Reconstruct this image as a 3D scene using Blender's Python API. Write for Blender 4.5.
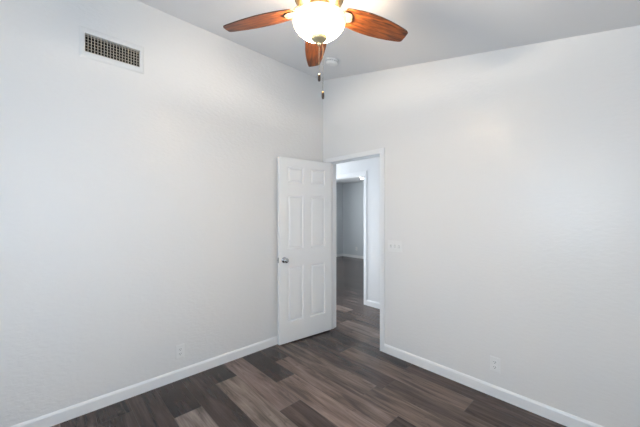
import bpy, bmesh, math, random
from mathutils import Vector, Matrix

for _o in list(bpy.data.objects):
    bpy.data.objects.remove(_o)
SC = bpy.context.scene
COL = SC.collection

# ------------------------------------------------------------------ camera
F_PX = 294.6
YAW = 0.8181
cam_d = bpy.data.cameras.new('camera')
cam_d.sensor_width = 36.0
cam_d.lens = F_PX / 640 * 36.0
cam_d.shift_y = 1.0 / 640
cam_d.clip_start = 0.02
cam = bpy.data.objects.new('camera', cam_d)
cam.location = (2.6642, -2.5485, 1.4098)
cam.rotation_euler = (math.pi / 2, 0, YAW)
COL.objects.link(cam)
SC.camera = cam

# ------------------------------------------------------------------ exposure, sky, daylight
SC.view_settings.view_transform = 'Standard'
SC.view_settings.look = 'None'
SC.view_settings.gamma = 1.0
SC.view_settings.exposure = 0.03
SC.view_settings.use_curve_mapping = False
SC.cycles.use_denoising = True
SC.cycles.max_bounces = 16
SC.cycles.diffuse_bounces = 12
SC.cycles.sample_clamp_indirect = 6.0

world = bpy.data.worlds.new('sky')
SC.world = world
world.use_nodes = True
wn = world.node_tree
wn.nodes['Background'].inputs[0].default_value = (0.75, 0.86, 1.0, 1)
wn.nodes['Background'].inputs[1].default_value = 1.5


def area_light(name, loc, rot, sx, sy, power, col):
    d = bpy.data.lights.new(name, 'AREA')
    d.shape = 'RECTANGLE'
    d.size = sx
    d.size_y = sy
    d.energy = power
    d.color = col
    o = bpy.data.objects.new(name, d)
    o.location = loc
    o.rotation_euler = rot
    COL.objects.link(o)
    return o


W, L = 3.02, 3.60          # room: x 0..W, y -L..0
ZC, SL = 3.086, 0.211      # ceiling height at x=0, fall per metre towards x=W
WT = 0.115                 # wall thickness
WIN_E = (-3.45, -2.25, 0.9, 2.1)      # window in the side wall (y0, y1, z0, z1)
WIN_B = (1.30, 2.60, 0.95, 2.15)     # window in the back wall (x0, x1, z0, z1)

# daylight just outside the windows
area_light('daylight_back', (1.95, -L - WT - 0.12, 1.55), (math.pi / 2, 0, 0), 1.3, 1.2, 54, (0.70, 0.85, 1.0))
area_light('daylight_side', (W + WT + 0.12, -2.85, 1.5), (0, math.pi / 2, 0), 1.2, 1.2, 12, (0.72, 0.86, 1.0))
# added fill light for the hall and far room, behind made-up unseen windows
area_light('fill_hall', (-1.85, 0.615, 1.2), (0, -math.pi / 2, 0), 2.0, 0.8, 52, (0.84, 0.92, 1.0))
area_light('fill_far', (-4.35, 2.6, 1.5), (0, -math.pi / 2, 0), 1.2, 1.4, 95, (0.90, 0.96, 1.0))

# ------------------------------------------------------------------ helpers


def tag(o, label=None, cat=None, group=None, kind=None):
    if label:
        o['label'] = label
    if cat:
        o['category'] = cat
    if group:
        o['group'] = group
    if kind:
        o['kind'] = kind
    return o


def empty(name, loc=(0, 0, 0), rot=(0, 0, 0)):
    o = bpy.data.objects.new(name, None)
    o.location = loc
    o.rotation_euler = rot
    o.empty_display_size = 0.05
    COL.objects.link(o)
    return o


def obj(name, bm, m, parent=None, smooth=False):
    me = bpy.data.meshes.new(name)
    bmesh.ops.recalc_face_normals(bm, faces=bm.faces)
    bm.to_mesh(me)
    bm.free()
    for q in (m if isinstance(m, (list, tuple)) else [m]):
        me.materials.append(q)
    if smooth:
        for p in me.polygons:
            p.use_smooth = True
    o = bpy.data.objects.new(name, me)
    COL.objects.link(o)
    if parent:
        o.parent = parent
    return o


def auto_smooth(o, deg=35):
    for p in o.data.polygons:
        p.use_smooth = True
    o.data.set_sharp_from_angle(angle=math.radians(deg))
    return o


def box(bm, x0, x1, y0, y1, z0, z1, bev=0.0):
    v = [bm.verts.new(c) for c in ((x0, y0, z0), (x1, y0, z0), (x1, y1, z0), (x0, y1, z0),
                                   (x0, y0, z1), (x1, y0, z1), (x1, y1, z1), (x0, y1, z1))]
    fs = [bm.faces.new([v[i] for i in q]) for q in ((3, 2, 1, 0), (4, 5, 6, 7), (0, 1, 5, 4), (1, 2, 6, 5), (2, 3, 7, 6), (3, 0, 4, 7))]
    if bev > 0:
        es = list({e for f in fs for e in f.edges})
        bmesh.ops.bevel(bm, geom=es, offset=bev, segments=2, affect='EDGES', profile=0.5)


def lathe(bm, prof, seg=48, c=(0, 0, 0), axis='z'):
    """prof: (r, h) pairs; r=0 closes."""
    rings = []

    def pt(r, h, a):
        p = (r * math.cos(a), r * math.sin(a), h)
        if axis == 'x':
            p = (p[2], p[0], p[1])
        elif axis == 'y':
            p = (p[0], p[2], p[1])
        return (p[0] + c[0], p[1] + c[1], p[2] + c[2])
    for r, h in prof:
        if r <= 1e-6:
            rings.append([bm.verts.new(pt(0, h, 0))])
        else:
            rings.append([bm.verts.new(pt(r, h, 2 * math.pi * k / seg)) for k in range(seg)])
    for a, b in zip(rings, rings[1:]):
        for k in range(seg):
            k2 = (k + 1) % seg
            q = [a[k % len(a)], a[k2 % len(a)], b[k2 % len(b)], b[k % len(b)]]
            u = []
            for w in q:
                if w not in u:
                    u.append(w)
            if len(u) >= 3:
                try:
                    bm.faces.new(u)
                except ValueError:
                    pass


def prism(bm, poly, fn):
    """poly: list of 2D points; fn(p, side) -> 3D for side 0 and 1."""
    a = [bm.verts.new(fn(p, 0)) for p in poly]
    b = [bm.verts.new(fn(p, 1)) for p in poly]
    n = len(poly)
    bm.faces.new(a)
    bm.faces.new(b[::-1])
    for i in range(n):
        j = (i + 1) % n
        bm.faces.new([a[j], a[i], b[i], b[j]])


def tube(bm, pts, r, seg=10):
    rings = []
    pts = [Vector(p) for p in pts]
    for i, p in enumerate(pts):
        t = (pts[min(i + 1, len(pts) - 1)] - pts[max(i - 1, 0)]).normalized()
        up = Vector((0, 0, 1)) if abs(t.z) < 0.9 else Vector((1, 0, 0))
        s = t.cross(up).normalized()
        w = s.cross(t)
        rr = r[i] if isinstance(r, (list, tuple)) else r
        rings.append([bm.verts.new(p + rr * (math.cos(a) * s + math.sin(a) * w)) for a in (2 * math.pi * k / seg for k in range(seg))])
    for a, b in zip(rings, rings[1:]):
        for k in range(seg):
            bm.faces.new([a[k], a[(k + 1) % seg], b[(k + 1) % seg], b[k]])
    bm.faces.new(rings[0][::-1])
    bm.faces.new(rings[-1])


# ------------------------------------------------------------------ materials
def srgb(r, g, b):
    f = lambda c: (c / 255 / 12.92) if c / 255 <= 0.04045 else ((c / 255 + 0.055) / 1.055) ** 2.4
    return (f(r), f(g), f(b), 1)


def mat(name, col, rough=0.5, metal=0.0, spec=0.5):
    m = bpy.data.materials.new(name)
    m.use_nodes = True
    b = m.node_tree.nodes['Principled BSDF']
    b.inputs['Base Color'].default_value = col
    b.inputs['Roughness'].default_value = rough
    b.inputs['Metallic'].default_value = metal
    b.inputs['Specular IOR Level'].default_value = spec
    return m


def paint(name, col, rough, bump=0.0, scale=60.0, dist=0.002, spec=0.5, stretch=(1, 1, 1)):
    """wall paint with a sprayed and knocked-down texture"""
    m = mat(name, col, rough, 0, spec)
    nt = m.node_tree
    b = nt.nodes['Principled BSDF']
    if bump:
        tc = nt.nodes.new('ShaderNodeTexCoord')
        mp = nt.nodes.new('ShaderNodeMapping')
        mp.inputs['Scale'].default_value = stretch
        n = nt.nodes.new('ShaderNodeTexNoise')
        n.inputs['Scale'].default_value = scale
        n.inputs['Detail'].default_value = 3.0
        r = nt.nodes.new('ShaderNodeValToRGB')
        r.color_ramp.elements[0].position = 0.42
        r.color_ramp.elements[1].position = 0.62
        bp = nt.nodes.new('ShaderNodeBump')
        bp.inputs['Strength'].default_value = bump
        bp.inputs['Distance'].default_value = dist
        nt.links.new(tc.outputs['Object'], mp.inputs['Vector'])
        nt.links.new(mp.outputs[0], n.inputs['Vector'])
        nt.links.new(n.outputs['Fac'], r.inputs['Fac'])
        nt.links.new(r.outputs['Color'], bp.inputs['Height'])
        nt.links.new(bp.outputs['Normal'], b.inputs['Normal'])
    return m


M = {}
M['wall'] = paint('wall_paint', (0.765, 0.76, 0.75, 1), 0.29, 0.30, 30, 0.0025, 0.34, (0.8, 0.8, 1.7))
M['wall_fine'] = paint('wall_paint_fine', (0.765, 0.76, 0.75, 1), 0.29, 0.13, 30, 0.0025, 0.34, (0.8, 0.8, 1.7))
M['ceiling'] = paint('ceiling_paint', (0.78, 0.78, 0.785, 1), 0.75, 0.1, 45, 0.0025, 0.2)
M['hall'] = paint('hall_paint', (0.78, 0.78, 0.78, 1), 0.5, 0.2, 38, 0.0025, 0.3)
M['trim'] = mat('trim_paint', (0.83, 0.83, 0.83, 1), 0.3)
M['door'] = mat('door_paint', (0.86, 0.86, 0.855, 1), 0.35)
M['plastic'] = mat('white_plastic', (0.80, 0.80, 0.79, 1), 0.3)
M['slot'] = mat('dark_slot', (0.03, 0.03, 0.03, 1), 0.6)
M['gap'] = mat('shadow_gap_grey', (0.22, 0.22, 0.22, 1), 0.6)
M['chrome'] = mat('chrome', (0.50, 0.50, 0.51, 1), 0.10, 1.0)
M['steel'] = mat('satin_steel', (0.45, 0.45, 0.46, 1), 0.3, 1.0)
M['brass'] = mat('antique_brass', (0.40, 0.29, 0.15, 1), 0.32, 1.0)
M['bronze'] = mat('dark_bronze', (0.02, 0.012, 0.007, 1), 0.4, 0.0, 0.3)
M['register'] = mat('register_paint', (0.74, 0.74, 0.73, 1), 0.4)
M['fins'] = mat('register_fins', (0.50, 0.45, 0.37, 1), 0.5)
M['duct'] = mat('duct_dark', (0.035, 0.028, 0.022, 1), 0.8)
M['finial'] = mat('finial_brass', (0.50, 0.42, 0.26, 1), 0.45, 0.6)
M['chain'] = mat('dull_chain_metal', (0.16, 0.14, 0.11, 1), 0.5, 0.6)
M['ebony'] = mat('dark_wood_pull', (0.035, 0.02, 0.014, 1), 0.3)


def emissive(name, col, strength, base=(0.8, 0.8, 0.8, 1)):
    m = mat(name, base, 0.3)
    b = m.node_tree.nodes['Principled BSDF']
    b.inputs['Emission Color'].default_value = col
    b.inputs['Emission Strength'].default_value = strength
    return m


def bowl_glass():
    # frosted glass: brightest round the bulbs, dimmer up at the rim
    m = emissive('lit_frosted_glass', (1.0, 0.75, 0.46, 1), 1.0, (0.9, 0.85, 0.75, 1))
    nt = m.node_tree
    b = nt.nodes['Principled BSDF']
    tc = nt.nodes.new('ShaderNodeTexCoord')
    sp = nt.nodes.new('ShaderNodeSeparateXYZ')
    mr = nt.nodes.new('ShaderNodeMapRange')
    mr.inputs['From Min'].default_value = -0.080
    mr.inputs['From Max'].default_value = -0.026
    mr.inputs['To Min'].default_value = BOWL_E
    mr.inputs['To Max'].default_value = 0.95
    nt.links.new(tc.outputs['Object'], sp.inputs[0])
    nt.links.new(sp.outputs['Z'], mr.inputs['Value'])
    nt.links.new(mr.outputs[0], b.inputs['Emission Strength'])
    return m


BOWL_E = 100.0
M['bowl'] = bowl_glass()
M['downlight'] = emissive('downlight_lens', (1, 0.95, 0.85, 1), 25.0)


def wood_blade():
    m = mat('cherry_blade_veneer', (0.3, 0.1, 0.03, 1), 0.35)
    nt = m.node_tree
    b = nt.nodes['Principled BSDF']
    tc = nt.nodes.new('ShaderNodeTexCoord')
    mp = nt.nodes.new('ShaderNodeMapping')
    mp.inputs['Scale'].default_value = (5, 42, 42)
    n = nt.nodes.new('ShaderNodeTexNoise')
    n.inputs['Scale'].default_value = 1.6
    n.inputs['Detail'].default_value = 6
    n.inputs['Distortion'].default_value = 0.8
    r = nt.nodes.new('ShaderNodeValToRGB')
    e = r.color_ramp.elements
    e[0].position = 0.32
    e[0].color = (0.045, 0.010, 0.003, 1)
    e[1].position = 0.68
    e[1].color = (0.31, 0.085, 0.018, 1)
    nt.links.new(tc.outputs['Object'], mp.inputs[0])
    nt.links.new(mp.outputs[0], n.inputs['Vector'])
    nt.links.new(n.outputs['Fac'], r.inputs[0])
    nt.links.new(r.outputs[0], b.inputs['Base Color'])
    return m


M['blade'] = wood_blade()
M['blade_edge'] = mat('dark_blade_edge', (0.045, 0.016, 0.008, 1), 0.4)
M['medallion'] = mat('pale_brass', (0.20, 0.15, 0.09, 1), 0.55, 0.2, 0.3)


def plank_floor():
    """vinyl planks: each plank's own tone comes from a colour attribute, grain from noise"""
    m = mat('vinyl_plank', (0.1, 0.08, 0.07, 1), 0.38, 0, 0.38)
    nt = m.node_tree
    b = nt.nodes['Principled BSDF']
    at = nt.nodes.new('ShaderNodeVertexColor')
    at.layer_name = 'tone'
    tc = nt.nodes.new('ShaderNodeTexCoord')

    def noise(sc, scale, detail, dist):
        mp = nt.nodes.new('ShaderNodeMapping')
        mp.inputs['Scale'].default_value = sc
        n = nt.nodes.new('ShaderNodeTexNoise')
        n.inputs['Scale'].default_value = scale
        n.inputs['Detail'].default_value = detail
        n.inputs['Distortion'].default_value = dist
        off = nt.nodes.new('ShaderNodeVectorMath')
        off.operation = 'MULTIPLY_ADD'
        off.inputs[1].default_value = (37.0, 91.0, 53.0)
        nt.links.new(at.outputs['Color'], off.inputs[0])
        nt.links.new(tc.outputs['Object'], off.inputs[2])
        nt.links.new(off.outputs[0], mp.inputs[0])
        nt.links.new(mp.outputs[0], n.inputs['Vector'])
        return n.outputs['Fac']

    def ramp(src, p0, v0, p1, v1):
        r = nt.nodes.new('ShaderNodeMapRange')
        r.inputs['From Min'].default_value = p0
        r.inputs['From Max'].default_value = p1
        r.inputs['To Min'].default_value = v0
        r.inputs['To Max'].default_value = v1
        nt.links.new(src, r.inputs['Value'])
        return r.outputs[0]

    def mul(a, c):
        x = nt.nodes.new('ShaderNodeMath')
        x.operation = 'MULTIPLY'
        nt.links.new(a, x.inputs[0])
        nt.links.new(c, x.inputs[1])
        return x.outputs[0]
    broad = ramp(noise((0.9, 8, 1), 2.2, 4, 0.9), 0.3, 0.45, 0.7, 1.55)
    fine = ramp(noise((1.4, 40, 1), 3.0, 5, 0.3), 0.3, 0.77, 0.7, 1.23)
    knot = ramp(noise((2.2, 7, 1), 2.6, 2, 1.5), 0.60, 1.0, 0.78, 0.55)
    k = mul(mul(broad, fine), knot)
    mx = nt.nodes.new('ShaderNodeVectorMath')
    mx.operation = 'SCALE'
    nt.links.new(at.outputs['Color'], mx.inputs[0])
    nt.links.new(k, mx.inputs['Scale'])
    nt.links.new(mx.outputs[0], b.inputs['Base Color'])
    nt.links.new(ramp(fine, 0.77, 0.24, 1.23, 0.16), b.inputs['Roughness'])
    bp = nt.nodes.new('ShaderNodeBump')
    bp.inputs['Strength'].default_value = 0.15
    bp.inputs['Distance'].default_value = 0.001
    nt.links.new(fine, bp.inputs['Height'])
    nt.links.new(bp.outputs[0], b.inputs['Normal'])
    return m


M['floor'] = plank_floor()
M['seam'] = mat('plank_seam', (0.022, 0.017, 0.015, 1), 0.6)


def pane_glass():
    m = bpy.data.materials.new('window_glass')
    m.use_nodes = True
    nt = m.node_tree
    nt.nodes.clear()
    out = nt.nodes.new('ShaderNodeOutputMaterial')
    t = nt.nodes.new('ShaderNodeBsdfTransparent')
    g = nt.nodes.new('ShaderNodeBsdfGlossy')
    g.inputs['Roughness'].default_value = 0.02
    x = nt.nodes.new('ShaderNodeMixShader')
    x.inputs[0].default_value = 0.06
    nt.links.new(t.outputs[0], x.inputs[1])
    nt.links.new(g.outputs[0], x.inputs[2])
    nt.links.new(x.outputs[0], out.inputs[0])
    return m


M['glass'] = pane_glass()


def ceil_z(x):
    return ZC - SL * x


# ------------------------------------------------------------------ setting: floor
random.seed(7)
FX0, FX1, FY0, FY1 = -4.3, 3.2, -3.2, 5.1
PL, PW, Y0 = 1.22, 0.192, 0.027   # plank length, width, a seam's y
# joints by row k (row k spans Y0-(k+1)*PW .. Y0-k*PW) and tones read in the photograph
JOINT = {0: 1.235, 1: 0.61, 2: 0.05, 3: 1.215, 4: 0.315, 5: 0.61, 6: 0.925, 7: 0.285, 8: 1.13, 9: 0.488, 10: 0.80, 11: 0.2}
DK, MD, LT = (83, 71, 67), (105, 93, 87), (134, 122, 115)
TONE = {(0, 0): (86, 74, 70), (0, 1): (96, 82, 76),
        (1, 0): (88, 77, 73), (1, 1): (122, 109, 102), (1, 2): (95, 82, 76),
        (2, 0): (100, 88, 82), (2, 1): (96, 84, 79),
        (3, 0): (122, 110, 103), (3, 1): (120, 107, 100),
        (4, 0): (88, 77, 72), (4, 1): (124, 111, 104), (4, 2): (92, 79, 73),
        (5, 0): (80, 69, 65), (5, 1): (134, 120, 112),
        (6, 0): (122, 110, 105), (6, 1): (98, 85, 79),
        (7, 0): (78, 67, 64), (7, 1): (128, 117, 111),
        (8, 0): (88, 77, 73), (8, 1): (100, 88, 84),
        (9, 0): (80, 69, 66), (9, 1): (132, 122, 117),
        (10, 0): (84, 73, 69), (10, 1): (100, 88, 83), (11, 0): (84, 73, 69), (11, 1): (90, 79, 74)}
bm = bmesh.new()
cl = bm.loops.layers.color.new('tone')
G = 0.0012


def plank_quad(x0, x1, y0, y1, tone, mi, z=0.0):
    f = bm.faces.new([bm.verts.new(c) for c in ((x0, y0, z), (x1, y0, z), (x1, y1, z), (x0, y1, z))])
    f.material_index = mi
    for lp in f.loops:
        lp[cl] = tone


k = int(math.floor((Y0 - FY1) / PW))
while Y0 - k * PW > FY0:
    ya, yb = Y0 - (k + 1) * PW, Y0 - k * PW
    j = JOINT.get(k, random.uniform(0, PL))
    n0 = int(math.floor((FX0 - j) / PL))
    n = n0
    while j + n * PL < FX1:
        xa, xb = j + n * PL, j + (n + 1) * PL
        t = TONE.get((k, n + 1))
        if t is None:
            t = random.choice([DK, DK, MD, MD, LT] if ya < 0 else [MD, MD, LT] if ya < 1.1 else [DK, MD])
            uu = random.uniform(0.95, 1.05)
            t = tuple(c * uu for c in t)
        c = srgb(*t)
        lum = 0.3 * c[0] + 0.55 * c[1] + 0.15 * c[2]
        kk = 0.30 * (lum / 0.125) ** 0.68 / lum      # vinyl reflectance from the tone read, softened between planks
        c = tuple(kk * (lum + 0.62 * (q - lum)) for q in c[:3]) + (1.0,)
        # a trace of the plank's own number keeps neighbouring grain from repeating
        plank_quad(xa + G, xb - G, ya + G, yb - G, c, 0)
        n += 1
    k += 1
# the joint lines lie 0.4 mm below the plank faces
plank_quad(FX0, FX1, FY0, FY1, (0, 0, 0, 1), 1, -0.0006)
for f in bm.faces:
    if f.normal.z < 0:
        f.normal_flip()
me = bpy.data.meshes.new('floor')
bm.to_mesh(me)
bm.free()
me.materials.append(M['floor'])
me.materials.append(M['seam'])
fl = bpy.data.objects.new('floor', me)
COL.objects.link(fl)
tag(fl, 'dark grey brown wood look vinyl plank floor', 'floor', kind='structure')


def struct(name, bm, m, label, cat):
    return tag(obj(name, bm, m), label, cat, kind='structure')


# ------------------------------------------------------------------ setting: walls and ceilings
# left wall (x = 0) with the duct opening
VY0, VY1, VZ0, VZ1 = -2.338, -2.000, 2.566, 2.695
bm = bmesh.new()
ZT = ZC + 0.02
box(bm, -WT, 0, -L - WT, VY0, 0, ZT)
box(bm, -WT, 0, VY1, 0, 0, ZT)
box(bm, -WT, 0, VY0, VY1, 0, VZ0)
box(bm, -WT, 0, VY0, VY1, VZ1, ZT)
struct('wall_left', bm, M['wall'], 'white textured wall on the left carrying the return air grille', 'wall')

# right wall (y = 0) with the doorway; its top follows the sloping ceiling
DX0, DX1, DZ = 0.112, 0.858, 2.040


def wall_xz(bm, poly, y0, y1):
    prism(bm, poly, lambda p, s: (p[0], (y0, y1)[s], p[1]))


bm = bmesh.new()
e = 0.02
JT = 0.018     # jamb thickness
wall_xz(bm, [(-WT, 0), (DX0 - JT, 0), (DX0 - JT, ceil_z(DX0) + e), (0, ZC + e), (-WT, ZC + e)], 0, WT)
wall_xz(bm, [(DX0 - JT, DZ + JT), (DX1 + JT, DZ + JT), (DX1 + JT, ceil_z(DX1) + e), (DX0 - JT, ceil_z(DX0 - JT) + e)], 0, WT)
wall_xz(bm, [(DX1 + JT, 0), (W + WT, 0), (W + WT, ceil_z(W + WT) + e), (DX1 + JT, ceil_z(DX1 + JT) + e)], 0, WT)
struct('wall_right', bm, M['wall_fine'], 'white textured wall on the right with the open doorway', 'wall')

# side wall (x = W) and back wall (y = -L), behind the photographer, each with a window
bm = bmesh.new()
zt = ceil_z(W) + e
a, b, c, d = WIN_E
box(bm, W, W + WT, -L - WT, a, 0, zt)
box(bm, W, W + WT, b, 0, 0, zt)
box(bm, W, W + WT, a, b, 0, c)
box(bm, W, W + WT, a, b, d, zt)
struct('wall_side', bm, M['wall'], 'white textured wall with a window facing the grille wall', 'wall')
bm = bmesh.new()
a, b, c, d = WIN_B
wb = lambda poly: wall_xz(bm, poly, -L - WT, -L)
wb([(0, 0), (a, 0), (a, ceil_z(a) + e), (0, ZC + e)])
wb([(b, 0), (W, 0), (W, ceil_z(W) + e), (b, ceil_z(b) + e)])
wb([(a, 0), (b, 0), (b, c), (a, c)])
wb([(a, d), (b, d), (b, ceil_z(b) + e), (a, ceil_z(a) + e)])
struct('wall_back', bm, M['wall'], 'white textured wall with a window facing the doorway wall', 'wall')


def window(name, along, lo, hi, z0, z1, face, label):
    """along 'x' or 'y'; face = coordinate of the glass plane"""
    def bx(bm, a0, a1, d0, d1, z0, z1):
        if along == 'y':
            box(bm, d0, d1, a0, a1, z0, z1)
        else:
            box(bm, a0, a1, d0, d1, z0, z1)
    f = bmesh.new()
    t, dd = 0.045, 0.03
    bx(f, lo, lo + t, face - dd, face + dd, z0, z1)
    bx(f, hi - t, hi, face - dd, face + dd, z0, z1)
    bx(f, lo + t, hi - t, face - dd, face + dd, z0, z0 + t)
    bx(f, lo + t, hi - t, face - dd, face + dd, z1 - t, z1)
    mid = (lo + hi) / 2
    bx(f, mid - t / 2, mid + t / 2, face - dd, face + dd, z0 + t, z1 - t)
    w = tag(obj(name, f, M['trim']), label, 'window', kind='structure')
    for q, (p0, p1) in enumerate(((lo + t, mid - t / 2), (mid + t / 2, hi - t))):
        g = bmesh.new()
        bx(g, p0, p1, face - 0.003, face + 0.003, z0 + t, z1 - t)
        obj('pane', g, M['glass'], w)


window('window_4', 'y', *WIN_E, W + 0.07, 'white framed sliding window in the side wall')
window('window_1', 'x', *WIN_B, -L - 0.07, 'white framed sliding window in the back wall')

# sloping bedroom ceiling
bm = bmesh.new()
prism(bm, [(-WT, ZC), (0, ZC), (W + WT, ceil_z(W + WT)), (W + WT, ceil_z(W + WT) + 0.12), (-WT, ZC + 0.145)],
      lambda p, s: (p[0], (-L - WT, WT)[s], p[1]))
struct('ceiling', bm, M['ceiling'], 'white sloping bedroom ceiling above the fan', 'ceiling')

# hall beyond the doorway: far wall at y = HY with a second doorway, far room behind it
HY, HZ = 1.115, 2.46
D2X0, D2X1, D2Z = -1.05, -0.239, 2.030
bm = bmesh.new()
box(bm, -4.3, D2X0 - JT, HY, HY + WT, 0, HZ)
box(bm, D2X0 - JT, D2X1 + JT, HY, HY + WT, D2Z + JT, HZ)
box(bm, D2X1 + JT, 2.12, HY, HY + WT, 0, HZ)
struct('wall_hall', bm, M['hall'], 'bright white hall wall beyond the doorway with a second opening', 'wall')
bm = bmesh.new()
box(bm, 2.0, 2.12, WT, HY, 0, HZ)
struct('wall_hall_end', bm, M['hall'], 'white wall closing the right end of the hall', 'wall')
bm = bmesh.new()
box(bm, -2.2, -WT, WT - 0.1, WT, 0, HZ)
struct('wall_hall_near', bm, M['hall'], 'white near wall of the hall left of the bedroom', 'wall')
bm = bmesh.new()
box(bm, -2.2, 2.12, WT, HY + WT / 2, HZ, HZ + 0.1)
struct('ceiling_hall', bm, M['ceiling'], 'flat white ceiling of the hall', 'ceiling')
bm = bmesh.new()
box(bm, -4.3, 0.3, HY + WT / 2, 4.97, HZ, HZ + 0.1)
struct('ceiling_far_room', bm, M['ceiling'], 'flat ceiling of the dim room beyond the hall', 'ceiling')
bm = bmesh.new()
box(bm, -4.3, 0.3, 4.85, 4.97, 0, HZ)
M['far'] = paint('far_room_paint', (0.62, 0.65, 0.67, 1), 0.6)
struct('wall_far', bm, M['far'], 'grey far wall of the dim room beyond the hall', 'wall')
bm = bmesh.new()
ADDED_WIN_F = (1.95, 3.25, 0.9, 2.1)  # unseen window opening, added so fill light reaches the far room
box(bm, -4.22, -4.10, HY + WT, ADDED_WIN_F[0], 0, HZ)
box(bm, -4.22, -4.10, ADDED_WIN_F[1], 4.85, 0, HZ)
box(bm, -4.22, -4.10, ADDED_WIN_F[0], ADDED_WIN_F[1], 0, ADDED_WIN_F[2])
box(bm, -4.22, -4.10, ADDED_WIN_F[0], ADDED_WIN_F[1], ADDED_WIN_F[3], HZ)
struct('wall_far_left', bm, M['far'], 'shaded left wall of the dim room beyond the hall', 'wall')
window('added_window_far', 'y', *ADDED_WIN_F, -4.16, 'added unseen white framed window lighting the far room from the left')
bm = bmesh.new()  # unseen glazed end, added to let fill light into the hall
box(bm, -1.62, -1.5, WT, WT + 0.08, 0, HZ)
box(bm, -1.62, -1.5, HY - 0.08, HY, 0, HZ)
box(bm, -1.62, -1.5, WT + 0.08, HY - 0.08, 2.2, HZ)
struct('wall_hall_added', bm, M['hall'], 'white wall round the added glazing at the left end of the hall', 'wall')
window('added_window_hall', 'y', WT + 0.08, HY - 0.08, 0.02, 2.2, -1.56, 'added unseen white framed full height glazing lighting the hall from its left end')
bm = bmesh.new()
box(bm, 0.18, 0.3, HY + WT, 4.85, 0, HZ)
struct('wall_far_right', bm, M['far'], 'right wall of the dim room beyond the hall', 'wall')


# ------------------------------------------------------------------ trim
BH, BT = 0.086, 0.012
BPROF = [(0, 0), (BT, 0), (BT, BH - 0.016), (BT - 0.004, BH - 0.006), (BT - 0.008, BH), (0, BH)]


def baseboard(name, axis, p0, p1, face, sign, label):
    bm = bmesh.new()
    if axis == 'x':
        prism(bm, BPROF, lambda p, s: ((p0, p1)[s], face + sign * p[0], p[1]))
    else:
        prism(bm, BPROF, lambda p, s: (face + sign * p[0], (p0, p1)[s], p[1]))
    struct(name, bm, M['trim'], label, 'baseboard')


CW = 0.055
baseboard('baseboard_left', 'y', -L, 0, 0, 1, 'white baseboard along the foot of the left wall')
baseboard('baseboard_right', 'x', DX1 + CW, W, 0, -1, 'white baseboard along the foot of the right wall')
baseboard('baseboard_side', 'y', -L + BT, -BT, W, -1, 'white baseboard along the side wall')
baseboard('baseboard_back', 'x', BT, W - BT, -L, 1, 'white baseboard along the back wall')
baseboard('baseboard_hall', 'x', D2X1 + 0.059, 2.0, HY, -1, 'white baseboard along the hall wall')
baseboard('baseboard_far', 'x', -4.10, 0.18, 4.85, -1, 'pale baseboard of the far room beyond the hall')
baseboard('baseboard_far_left', 'y', HY + WT, 4.85 - BT, -4.10, 1, 'pale baseboard of the far room left side')


def door_frame(name, x0, x1, ztop, ya, yb, cw, label, strike=False):
    """jamb lining plus a flat casing on both faces (ya = near face, yb = far face)"""
    bm = bmesh.new()
    box(bm, x0 - JT, x0, ya - 0.001, yb + 0.001, 0, ztop)
    box(bm, x1, x1 + JT, ya - 0.001, yb + 0.001, 0, ztop)
    box(bm, x0 - JT, x1 + JT, ya - 0.001, yb + 0.001, ztop, ztop + JT)
    # door stop strips
    ys = ya + 0.040
    box(bm, x0, x0 + 0.010, ys, ys + 0.034, 0, ztop - 0.010)
    box(bm, x1 - 0.010, x1, ys, ys + 0.034, 0, ztop - 0.010)
    box(bm, x0, x1, ys, ys + 0.034, ztop - 0.010, ztop)
    o = tag(obj(name, bm, M['trim']), label, 'door frame', kind='structure')
    rv = 0.004
    for side, (f0, f1) in enumerate(((ya - 0.013, ya), (yb, yb + 0.013))):
        c = bmesh.new()
        box(c, x0 - rv - cw, x0 - rv, f0, f1, 0, ztop + rv, 0.003)
        box(c, x1 + rv, x1 + rv + cw, f0, f1, 0, ztop + rv, 0.003)
        box(c, x0 - rv - cw, x1 + rv + cw, f0, f1, ztop + rv, ztop + rv + cw, 0.003)
        obj('casing', c, M['trim'], o)
    if strike:
        s = bmesh.new()
        box(s, x1 - 0.0015, x1 + 0.001, ya + 0.004, ya + 0.034, 0.887, 0.945)
        obj('strike_plate', s, M['steel'], o)['label'] = 'small steel strike plate'
    return o


door_frame('trim_1', DX0, DX1, DZ, 0, WT, 0.051, 'white door frame and narrow casing around the bedroom doorway', True)
door_frame('trim_2', D2X0, D2X1, D2Z, HY, HY + WT, 0.055, 'white door frame and casing around the second doorway across the hall')

# ------------------------------------------------------------------ the six-panel door
DW, DT = 0.720, 0.035
DB, DTOP = 0.014, 2.030
ang = math.radians(5.9)
# local frame: u from the hinge edge to the free edge, w from the far face (0) to the viewed face (DT)
hx, hy = 0.146, -0.001           # hinge corner of the viewed face
ud = Vector((-math.sin(ang), -math.cos(ang), 0))
wd = Vector((math.cos(ang), -math.sin(ang), 0))
door = empty('door_1', (hx - wd.x * DT, hy - wd.y * DT, 0))
door.rotation_euler = (0, 0, math.atan2(ud.y, ud.x))
tag(door, 'white six panel bedroom door standing open against the left wall', 'door', kind='structure')
# local axes after rotation: +x = ud, +y = z cross ud
side = 1 if Vector((-ud.y, ud.x, 0)).dot(wd) > 0 else -1
UC = [0.0, 0.100, 0.310, 0.410, 0.615, DW]
ZCUT = [DB, 0.235, 0.838, 1.030, 1.621, 1.757, 1.936, DTOP]
bm = bmesh.new()


def dp(u, w, z):
    return (u, side * w, z)


def quad(bm, pts):
    bm.faces.new([bm.verts.new(p) for p in pts])


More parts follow.
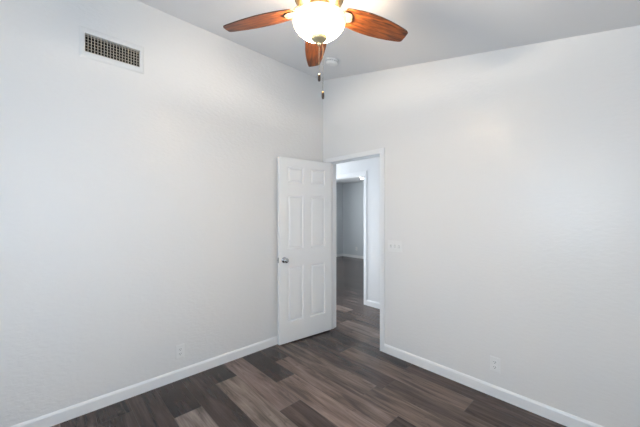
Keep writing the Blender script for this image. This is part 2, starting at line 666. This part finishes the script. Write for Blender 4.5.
for face, out in ((DT, 1), (0.0, -1)):
    for i in range(5):
        for j in range(7):
            u0, u1, z0, z1 = UC[i], UC[i + 1], ZCUT[j], ZCUT[j + 1]
            if i in (1, 3) and j in (1, 3, 5):
                # nested rings: sticking slope down, flat groove, raised field slope up, field
                rings = [(0.0, 0.0), (0.005, 0.0115), (0.018, 0.0125), (0.032, 0.0025)]
                prev = None
                for ins, dep in rings:
                    w = face - out * dep
                    r = [bm.verts.new(dp(a, w, b)) for a, b in ((u0 + ins, z0 + ins), (u1 - ins, z0 + ins), (u1 - ins, z1 - ins), (u0 + ins, z1 - ins))]
                    if prev:
                        for q in range(4):
                            bm.faces.new([prev[q], prev[(q + 1) % 4], r[(q + 1) % 4], r[q]])
                    prev = r
                bm.faces.new(prev)
            else:
                quad(bm, [dp(u0, face, z0), dp(u1, face, z0), dp(u1, face, z1), dp(u0, face, z1)])
for u in (0.0, DW):
    for j in range(7):
        quad(bm, [dp(u, 0, ZCUT[j]), dp(u, DT, ZCUT[j]), dp(u, DT, ZCUT[j + 1]), dp(u, 0, ZCUT[j + 1])])
for z in (DB, DTOP):
    for i in range(5):
        quad(bm, [dp(UC[i], 0, z), dp(UC[i + 1], 0, z), dp(UC[i + 1], DT, z), dp(UC[i], DT, z)])
bmesh.ops.remove_doubles(bm, verts=bm.verts, dist=0.0003)
obj('door_leaf', bm, M['door'], door)

KU, KZ = 0.660, 0.918
for face, out, nm in ((DT, 1, 'chrome round knob on the viewed face'), (0.0, -1, 'chrome round knob facing the left wall')):
    bm = bmesh.new()
    prof = [(0, 0), (0.031, 0.0), (0.032, 0.003), (0.029, 0.008), (0.016, 0.010), (0.011, 0.014), (0.011, 0.028), (0.016, 0.033),
            (0.024, 0.039), (0.0275, 0.047), (0.0265, 0.055), (0.021, 0.061), (0.012, 0.064), (0, 0.065)]
    lathe(bm, [(r, side * (face + out * h)) for r, h in prof], 32, (KU, 0, KZ), 'y')
    k = obj('door_knob', bm, M['chrome'], door, True)
    k['label'] = nm
bm = bmesh.new()
box(bm, *sorted((DW - 0.001, DW + 0.0015)), *sorted((side * 0.005, side * 0.030)), KZ - 0.029, KZ + 0.029)
box(bm, DW + 0.0015, DW + 0.011, *sorted((side * 0.011, side * 0.024)), KZ - 0.009, KZ + 0.009, 0.002)
obj('latch_plate', bm, M['steel'], door)['label'] = 'satin steel latch plate on the door edge'
for hz in (0.23, 1.02, 1.82):
    bm = bmesh.new()
    lathe(bm, [(0, -0.045), (0.006, -0.045), (0.006, 0.045), (0, 0.045)], 12, (-0.004, -side * 0.004, hz))
    box(bm, -0.0015, 0.0005, *sorted((0.0, side * 0.030)), hz - 0.044, hz + 0.044)
    obj('hinge', bm, M['steel'], door)['label'] = 'satin steel butt hinge'

# ------------------------------------------------------------------ return air grille
vent = empty('air_vent', (0, (VY0 + VY1) / 2, (VZ0 + VZ1) / 2))
tag(vent, 'white framed air vent grille with dark slots high on the left wall', 'vent')
hy_, hz_ = (VY1 - VY0) / 2, (VZ1 - VZ0) / 2
oy, oz = 0.200, 0.1075
bm = bmesh.new()
ring = []
for (a, b, x) in ((oy, oz, 0.0), (oy, oz, 0.0035), (oy - 0.012, oz - 0.012, 0.009), (hy_ + 0.004, hz_ + 0.004, 0.010), (hy_, hz_, 0.007), (hy_, hz_, -0.022)):
    ring.append([bm.verts.new((x, s * a, t * b)) for s, t in ((-1, -1), (1, -1), (1, 1), (-1, 1))])
for r0, r1 in zip(ring, ring[1:]):
    for q in range(4):
        bm.faces.new([r0[q], r0[(q + 1) % 4], r1[(q + 1) % 4], r1[q]])
obj('frame', bm, M['register'], vent)
NF = 18
pit = 2 * hy_ / NF
bm = bmesh.new()
for q in range(NF + 1):
    y = -hy_ + q * pit
    y = min(max(y, -hy_ + 0.001), hy_ - 0.001)
    box(bm, -0.010, 0.004, y - 0.0021, y + 0.0021, -hz_, hz_)
obj('vertical_fins', bm, M['fins'], vent)['label'] = 'beige upright fins in front of the duct'
bm = bmesh.new()
for q in range(6):
    z = -hz_ + (q + 0.5) * 2 * hz_ / 6
    box(bm, -0.021, -0.012, -hy_, hy_, z - 0.0013, z + 0.0013)
obj('cross_vanes', bm, M['fins'], vent)
bm = bmesh.new()
box(bm, -0.112, -0.108, -hy_, hy_, -hz_, hz_)
obj('duct_back', bm, M['duct'], vent)
bm = bmesh.new()
t = 0.002
for s in (-1, 1):
    box(bm, -0.108, -0.023, *sorted((s * (hy_ - t), s * hy_)), -hz_, hz_)
    box(bm, -0.108, -0.023, -hy_ + t, hy_ - t, *sorted((s * (hz_ - t), s * hz_)))
obj('duct_sides', bm, M['duct'], vent)
for s in (-1, 1):
    bm = bmesh.new()
    lathe(bm, [(0, 0.0122), (0.003, 0.0115), (0.0045, 0.0098), (0.0045, 0.008)], 12, (0, s * (hy_ + 0.014), 0), 'x')
    obj('screw', bm, M['register'], vent, True)


# ------------------------------------------------------------------ wall plates: built in a local frame, +x right, +y out of the wall
def plate_mesh(w, h, d=0.0062):
    bm = bmesh.new()
    r0 = [bm.verts.new((s * w / 2, 0, t * h / 2)) for s, t in ((-1, -1), (1, -1), (1, 1), (-1, 1))]
    r1 = [bm.verts.new((s * w / 2, d * 0.75, t * h / 2)) for s, t in ((-1, -1), (1, -1), (1, 1), (-1, 1))]
    r2 = [bm.verts.new((s * (w / 2 - 0.005), d, t * (h / 2 - 0.005))) for s, t in ((-1, -1), (1, -1), (1, 1), (-1, 1))]
    for a, b in ((r0, r1), (r1, r2)):
        for q in range(4):
            bm.faces.new([a[q], a[(q + 1) % 4], b[(q + 1) % 4], b[q]])
    bm.faces.new(r2)
    bm.faces.new(r0[::-1])
    return bm


def make_outlet(loc, rz, label):
    o = empty('wall_outlet', loc, (0, 0, rz))
    tag(o, label, 'outlet')
    obj('cover_plate', plate_mesh(0.070, 0.114), M['plastic'], o)
    for s in (-1, 1):
        bm = bmesh.new()
        zc = s * 0.0195
        poly = []
        for q in range(28):
            a = 2 * math.pi * q / 28
            poly.append((0.0172 * math.cos(a), max(-0.0135, min(0.0135, 0.0172 * math.sin(a)))))
        prism(bm, poly, lambda p, sd: (p[0], (0.0055, 0.0085)[sd], zc + p[1]))
        rc = obj('receptacle', bm, M['plastic'], o)
        bm = bmesh.new()
        box(bm, -0.0078, -0.0052, 0.0080, 0.0088, zc - 0.002, zc + 0.008)
        box(bm, 0.0052, 0.0078, 0.0080, 0.0088, zc - 0.001, zc + 0.007)
        lathe(bm, [(0, 0.0088), (0.0028, 0.0088), (0.0028, 0.0080)], 12, (0, 0, zc - 0.0075), 'y')
        obj('socket_slots', bm, M['slot'], rc)['label'] = 'dark contact slots'
    bm = bmesh.new()
    lathe(bm, [(0, 0.0078), (0.0025, 0.0072), (0.0032, 0.0058)], 12, (0, 0, 0), 'y')
    obj('screw', bm, M['plastic'], o, True)
    return o


# outward normals: left wall +x, right wall -y, far wall -y
make_outlet((0, -1.698, 0.2365), -math.pi / 2, 'white duplex outlet low on the left wall, near the foot of the open door')
make_outlet((1.9265, 0, 0.2495), math.pi, 'white duplex outlet low on the right wall')
make_outlet((-3.50, 4.85, 0.30), math.pi, 'small white outlet on the grey far wall seen through the doorway')

sw = empty('light_switch', (1.036, 0, 1.094), (0, 0, math.pi))
tag(sw, 'white three gang switch plate on the right wall beside the doorway', 'light switch')
obj('cover_plate', plate_mesh(0.163, 0.114, 0.0062), M['plastic'], sw)
for q in (-1, 0, 1):
    bm = bmesh.new()
    x = q * 0.046
    prism(bm, [(-0.012, 0.0062), (0.012, 0.0062), (0.004, 0.017), (-0.002, 0.0185)] if q else [(-0.012, 0.0062), (0.012, 0.0062), (0.002, 0.0185), (-0.004, 0.017)],
          lambda p, s: (x + (-0.005, 0.005)[s], p[1], p[0]))
    obj('toggle', bm, M['plastic'], sw)
    for s in (-1, 1):
        bm = bmesh.new()
        lathe(bm, [(0, 0.0078), (0.0025, 0.0072), (0.0032, 0.0058)], 10, (x, 0, s * 0.030), 'y')
        obj('screw', bm, M['plastic'], sw, True)
    bm = bmesh.new()
    for u0, u1, z0, z1 in ((-0.0068, -0.0052, -0.0135, 0.0135), (0.0052, 0.0068, -0.0135, 0.0135), (-0.0052, 0.0052, -0.0135, -0.0122), (-0.0052, 0.0052, 0.0122, 0.0135)):
        box(bm, x + u0, x + u1, 0.0055, 0.0064, z0, z1)
    obj('toggle_slot', bm, M['gap'], sw)['label'] = 'grey gap around a toggle'

# ------------------------------------------------------------------ smoke detector on the sloping ceiling
sx, sy = 0.590, -0.440
tilt = math.atan(SL)
sd = empty('smoke_detector', (sx, sy, ceil_z(sx)), (math.pi, tilt, 0))
sd.rotation_euler = Vector((-math.sin(tilt), 0, -math.cos(tilt))).to_track_quat('Z', 'Y').to_euler()
tag(sd, 'round white smoke detector on the ceiling near the corner', 'smoke detector')
bm = bmesh.new()
lathe(bm, [(0, 0), (0.066, 0), (0.067, 0.004), (0.066, 0.009), (0.060, 0.010)], 40)
obj('base_plate', bm, M['plastic'], sd, True)
bm = bmesh.new()
lathe(bm, [(0.060, 0.009), (0.0605, 0.014), (0.059, 0.034), (0.054, 0.043), (0.044, 0.047), (0.026, 0.048), (0.024, 0.045), (0, 0.045)], 40)
auto_smooth(obj('cover', bm, M['plastic'], sd), 40)
bm = bmesh.new()
for q in range(20):
    a = 2 * math.pi * q / 20
    c, s = math.cos(a), math.sin(a)
    t = Vector((-s, c, 0)) * 0.0065
    p = Vector((c, s, 0)) * 0.0606
    quad(bm, [p - t + Vector((0, 0, 0.016)), p + t + Vector((0, 0, 0.016)), p * 0.995 + t + Vector((0, 0, 0.024)), p * 0.995 - t + Vector((0, 0, 0.024))])
obj('sensing_slots', bm, M['steel'], sd)
bm = bmesh.new()
lathe(bm, [(0, 0.0495), (0.007, 0.049), (0.008, 0.045)], 16, (0.034, 0, 0))
obj('test_button', bm, M['plastic'], sd, True)

# ------------------------------------------------------------------ ceiling fan with lit bowl
FX, FY = 1.485, -1.450
RIM, BZ = 2.470, 2.510
fan = empty('ceiling_fan', (FX, FY, RIM))
tag(fan, 'ceiling fan with reddish wood blades and a lit frosted glass bowl', 'ceiling fan')
cz = ceil_z(FX) - RIM     # ceiling above the rim, local
bm = bmesh.new()
for p in ([(0, cz + 0.02), (0.075, cz + 0.02), (0.075, cz - 0.025), (0.070, cz - 0.045), (0.050, cz - 0.062), (0.030, cz - 0.068)],):
    lathe(bm, p, 40)
auto_smooth(obj('canopy', bm, M['brass'], fan), 40)
bm = bmesh.new()
lathe(bm, [(0.030, cz - 0.066), (0.030, 0.205), (0.060, 0.198), (0.105, 0.182), (0.128, 0.158), (0.132, 0.125), (0.124, 0.100), (0.105, 0.088), (0.070, 0.084), (0, 0.084)], 48)
auto_smooth(obj('motor_housing', bm, M['brass'], fan), 40)
bm = bmesh.new()
lathe(bm, [(0.1325, 0.116), (0.1355, 0.120), (0.1355, 0.130), (0.1315, 0.134)], 48)
obj('housing_band', bm, M['bronze'], fan, True)['label'] = 'dark bronze band around the motor housing'
bm = bmesh.new()
lathe(bm, [(0, 0.085), (0.060, 0.085), (0.060, 0.055), (0.050, 0.040), (0.045, 0.025), (0, 0.025)], 40)
auto_smooth(obj('light_fitter', bm, M['brass'], fan), 40)
# bowl (glass shell, open at the top)
bm = bmesh.new()
outer = [(0.1465, 0.0), (0.1470, -0.007), (0.1420, -0.020), (0.1320, -0.036), (0.1160, -0.054), (0.0970, -0.070), (0.0740, -0.083), (0.0500, -0.092), (0.020, -0.097), (0.007, -0.098)]
inner = [(r - 0.004 if r > 0.01 else r, h + (0.004 if i > 2 else 0.0)) for i, (r, h) in enumerate(outer)]
lathe(bm, outer + inner[::-1] + [outer[0]], 64)
obj('glass_bowl', bm, M['bowl'], fan, True)['label'] = 'glowing frosted glass bowl'
bm = bmesh.new()
lathe(bm, [(0.0, -0.088), (0.046, -0.0900), (0.0450, -0.096), (0.039, -0.106), (0.027, -0.115), (0.013, -0.120), (0.0095, -0.125), (0.011, -0.130), (0.008, -0.136), (0, -0.138)], 40)
auto_smooth(obj('finial', bm, M['finial'], fan), 50)
bm = bmesh.new()
lathe(bm, [(0.0055, 0.014), (0.0055, -0.092)], 12)
obj('center_rod', bm, M['brass'], fan)

PI3 = math.pi / 3
# bulbs round the rod: the lamp's own light rises out of the open bowl
for q in range(3):
    a = 2 * math.pi * q / 3 + 0.5
    bm = bmesh.new()
    bx_, by_ = 0.062 * math.cos(a), 0.062 * math.sin(a)
    lathe(bm, [(0, 0.004), (0.012, 0.004), (0.013, -0.008), (0.021, -0.018), (0.024, -0.030), (0.019, -0.044), (0, -0.050)], 20, (bx_, by_, 0))
    obj('bulb', bm, M['bulb'] if 'bulb' in M else M['bowl'], fan, True)
    d = bpy.data.lights.new('bulb_light', 'POINT')
    d.energy = 8.8
    d.color = (1.0, 0.89, 0.75)
    d.shadow_soft_size = 0.02
    o = bpy.data.objects.new('bulb_light', d)
    o.parent = fan
    o.location = (0.062 * math.cos(a + PI3), 0.062 * math.sin(a + PI3), 0.001)
    COL.objects.link(o)

# five blades
PITCH = 0.208
A0 = math.radians(140.93)
UP = BZ - RIM
st = [(0.150, 0.046), (0.156, 0.052), (0.19, 0.060), (0.24, 0.068), (0.30, 0.072), (0.36, 0.071), (0.42, 0.066), (0.48, 0.058), (0.53, 0.049), (0.556, 0.043), (0.566, 0.038), (0.570, 0.031)]
cp, sp_ = math.cos(PITCH), math.sin(PITCH)


def bl(r, t, h):
    # t across the blade (towards the counter-clockwise side, which hangs lower), h along its thickness
    return (r, t * cp + h * sp_, UP + 0.055 * (0.57 - r) - t * sp_ + h * cp)


blade0 = None
for q in range(5):
    a = A0 + q * 2 * math.pi / 5
    if q == 0:
        bm = bmesh.new()
        poly = [(r, w) for r, w in st] + [(0.572, 0.0)] + [(r, -w) for r, w in st[::-1]] + [(0.147, 0.0)]
        prism(bm, poly, lambda p, s: bl(p[0], p[1], (-0.003, 0.003)[s]))
        blade = obj('blade', bm, [M['blade'], M['blade_edge']], fan)
        for pf in blade.data.polygons:
            pf.material_index = 0 if len(pf.vertices) > 4 else 1
        bm = bmesh.new()
        # arm rising from the blade root to the motor housing
        tube(bm, [bl(0.175, 0, 0.006), (0.150, 0, UP + 0.034), (0.130, 0, UP + 0.046), (0.108, 0, UP + 0.054), (0.090, 0, UP + 0.056)], [0.009, 0.010, 0.010, 0.011, 0.012], 10)
        n = 28
        pl = [(0.166 + 0.036 * math.cos(2 * math.pi * i / n), 0.036 * math.sin(2 * math.pi * i / n)) for i in range(n)]
        prism(bm, pl, lambda p, s: bl(p[0], p[1], (-0.0065, -0.0032)[s]))
        prism(bm, pl, lambda p, s: bl(p[0], p[1], (0.0032, 0.0065)[s]))
        iron = obj('blade_iron', bm, M['medallion'], blade)
        iron['label'] = 'brass medallion bracket at the blade root'
        bm = bmesh.new()
        N1, N2 = 36, 10
        rr = []
        for i in range(N1):
            al = 2 * math.pi * i / N1
            row = []
            for jn in range(N2):
                be = 2 * math.pi * jn / N2
                R_ = 0.0365 + 0.0032 * math.cos(be)
                row.append(bm.verts.new(bl(0.166 + R_ * math.cos(al), R_ * math.sin(al), -0.006 + 0.004 * math.sin(be))))
            rr.append(row)
        for i in range(N1):
            for jn in range(N2):
                bm.faces.new([rr[i][jn], rr[(i + 1) % N1][jn], rr[(i + 1) % N1][(jn + 1) % N2], rr[i][(jn + 1) % N2]])
        rim = obj('medallion_rim', bm, M['bronze'], blade, True)
        rim['label'] = 'dark raised rim of the bracket medallion'
        blade.rotation_euler = (0, 0, a)
        blade0 = blade
    else:
        b2 = blade0.copy()
        COL.objects.link(b2)
        b2.parent = fan
        b2.rotation_euler = (0, 0, a)
        for ch in list(blade0.children):
            c2 = ch.copy()
            COL.objects.link(c2)
            c2.parent = b2

# pull chains
fw = Vector((-math.sin(YAW), math.cos(YAW), 0))
rt = Vector((math.cos(YAW), math.sin(YAW), 0))
for off, zl, ztop in ((Vector((0, 0, 0)), -0.311, -0.136), (rt * 0.0205 - fw * 0.004, -0.409, -0.116)):
    bm = bmesh.new()
    z = ztop
    tube(bm, [(off.x, off.y, ztop), (off.x, off.y, zl + 0.020)], 0.0007, 6)
    while z > zl + 0.02:
        bmesh.ops.create_icosphere(bm, subdivisions=1, radius=0.0017, matrix=Matrix.Translation((off.x, off.y, z)))
        z -= 0.0048
    ch = obj('pull_chain', bm, M['chain'], fan, True)
    bm = bmesh.new()
    lathe(bm, [(0, zl + 0.021), (0.003, zl + 0.021), (0.0062, zl + 0.013), (0.0065, zl + 0.010)], 16, (off.x, off.y, 0))
    obj('chain_cap', bm, M['brass'], ch, True)['label'] = 'brass cap of the pull'
    bm = bmesh.new()
    lathe(bm, [(0.0065, zl + 0.010), (0.0075, zl), (0.0075, zl - 0.014), (0.0055, zl - 0.020), (0, zl - 0.021)], 16, (off.x, off.y, 0))
    obj('chain_pull', bm, M['ebony'], ch, True)['label'] = 'dark wooden pull'

# ------------------------------------------------------------------ small ceiling lamp in the far room
LX, LY = -2.58, 3.98
lamp = empty('ceiling_lamp', (LX, LY, HZ))
lamp.scale = (0.8, 0.8, 0.8)
tag(lamp, 'small bright ceiling light in the far room seen through both doorways', 'ceiling light')
bm = bmesh.new()
lathe(bm, [(0, 0.0), (0.075, 0.0), (0.075, -0.012), (0.060, -0.018), (0.055, -0.014), (0, -0.014)], 32)
auto_smooth(obj('trim_ring', bm, M['plastic'], lamp), 40)
bm = bmesh.new()
lathe(bm, [(0.055, -0.014), (0.054, -0.034), (0.045, -0.058), (0.022, -0.072), (0, -0.075)], 32)
obj('dome', bm, M['downlight'], lamp, True)['label'] = 'lit dome'
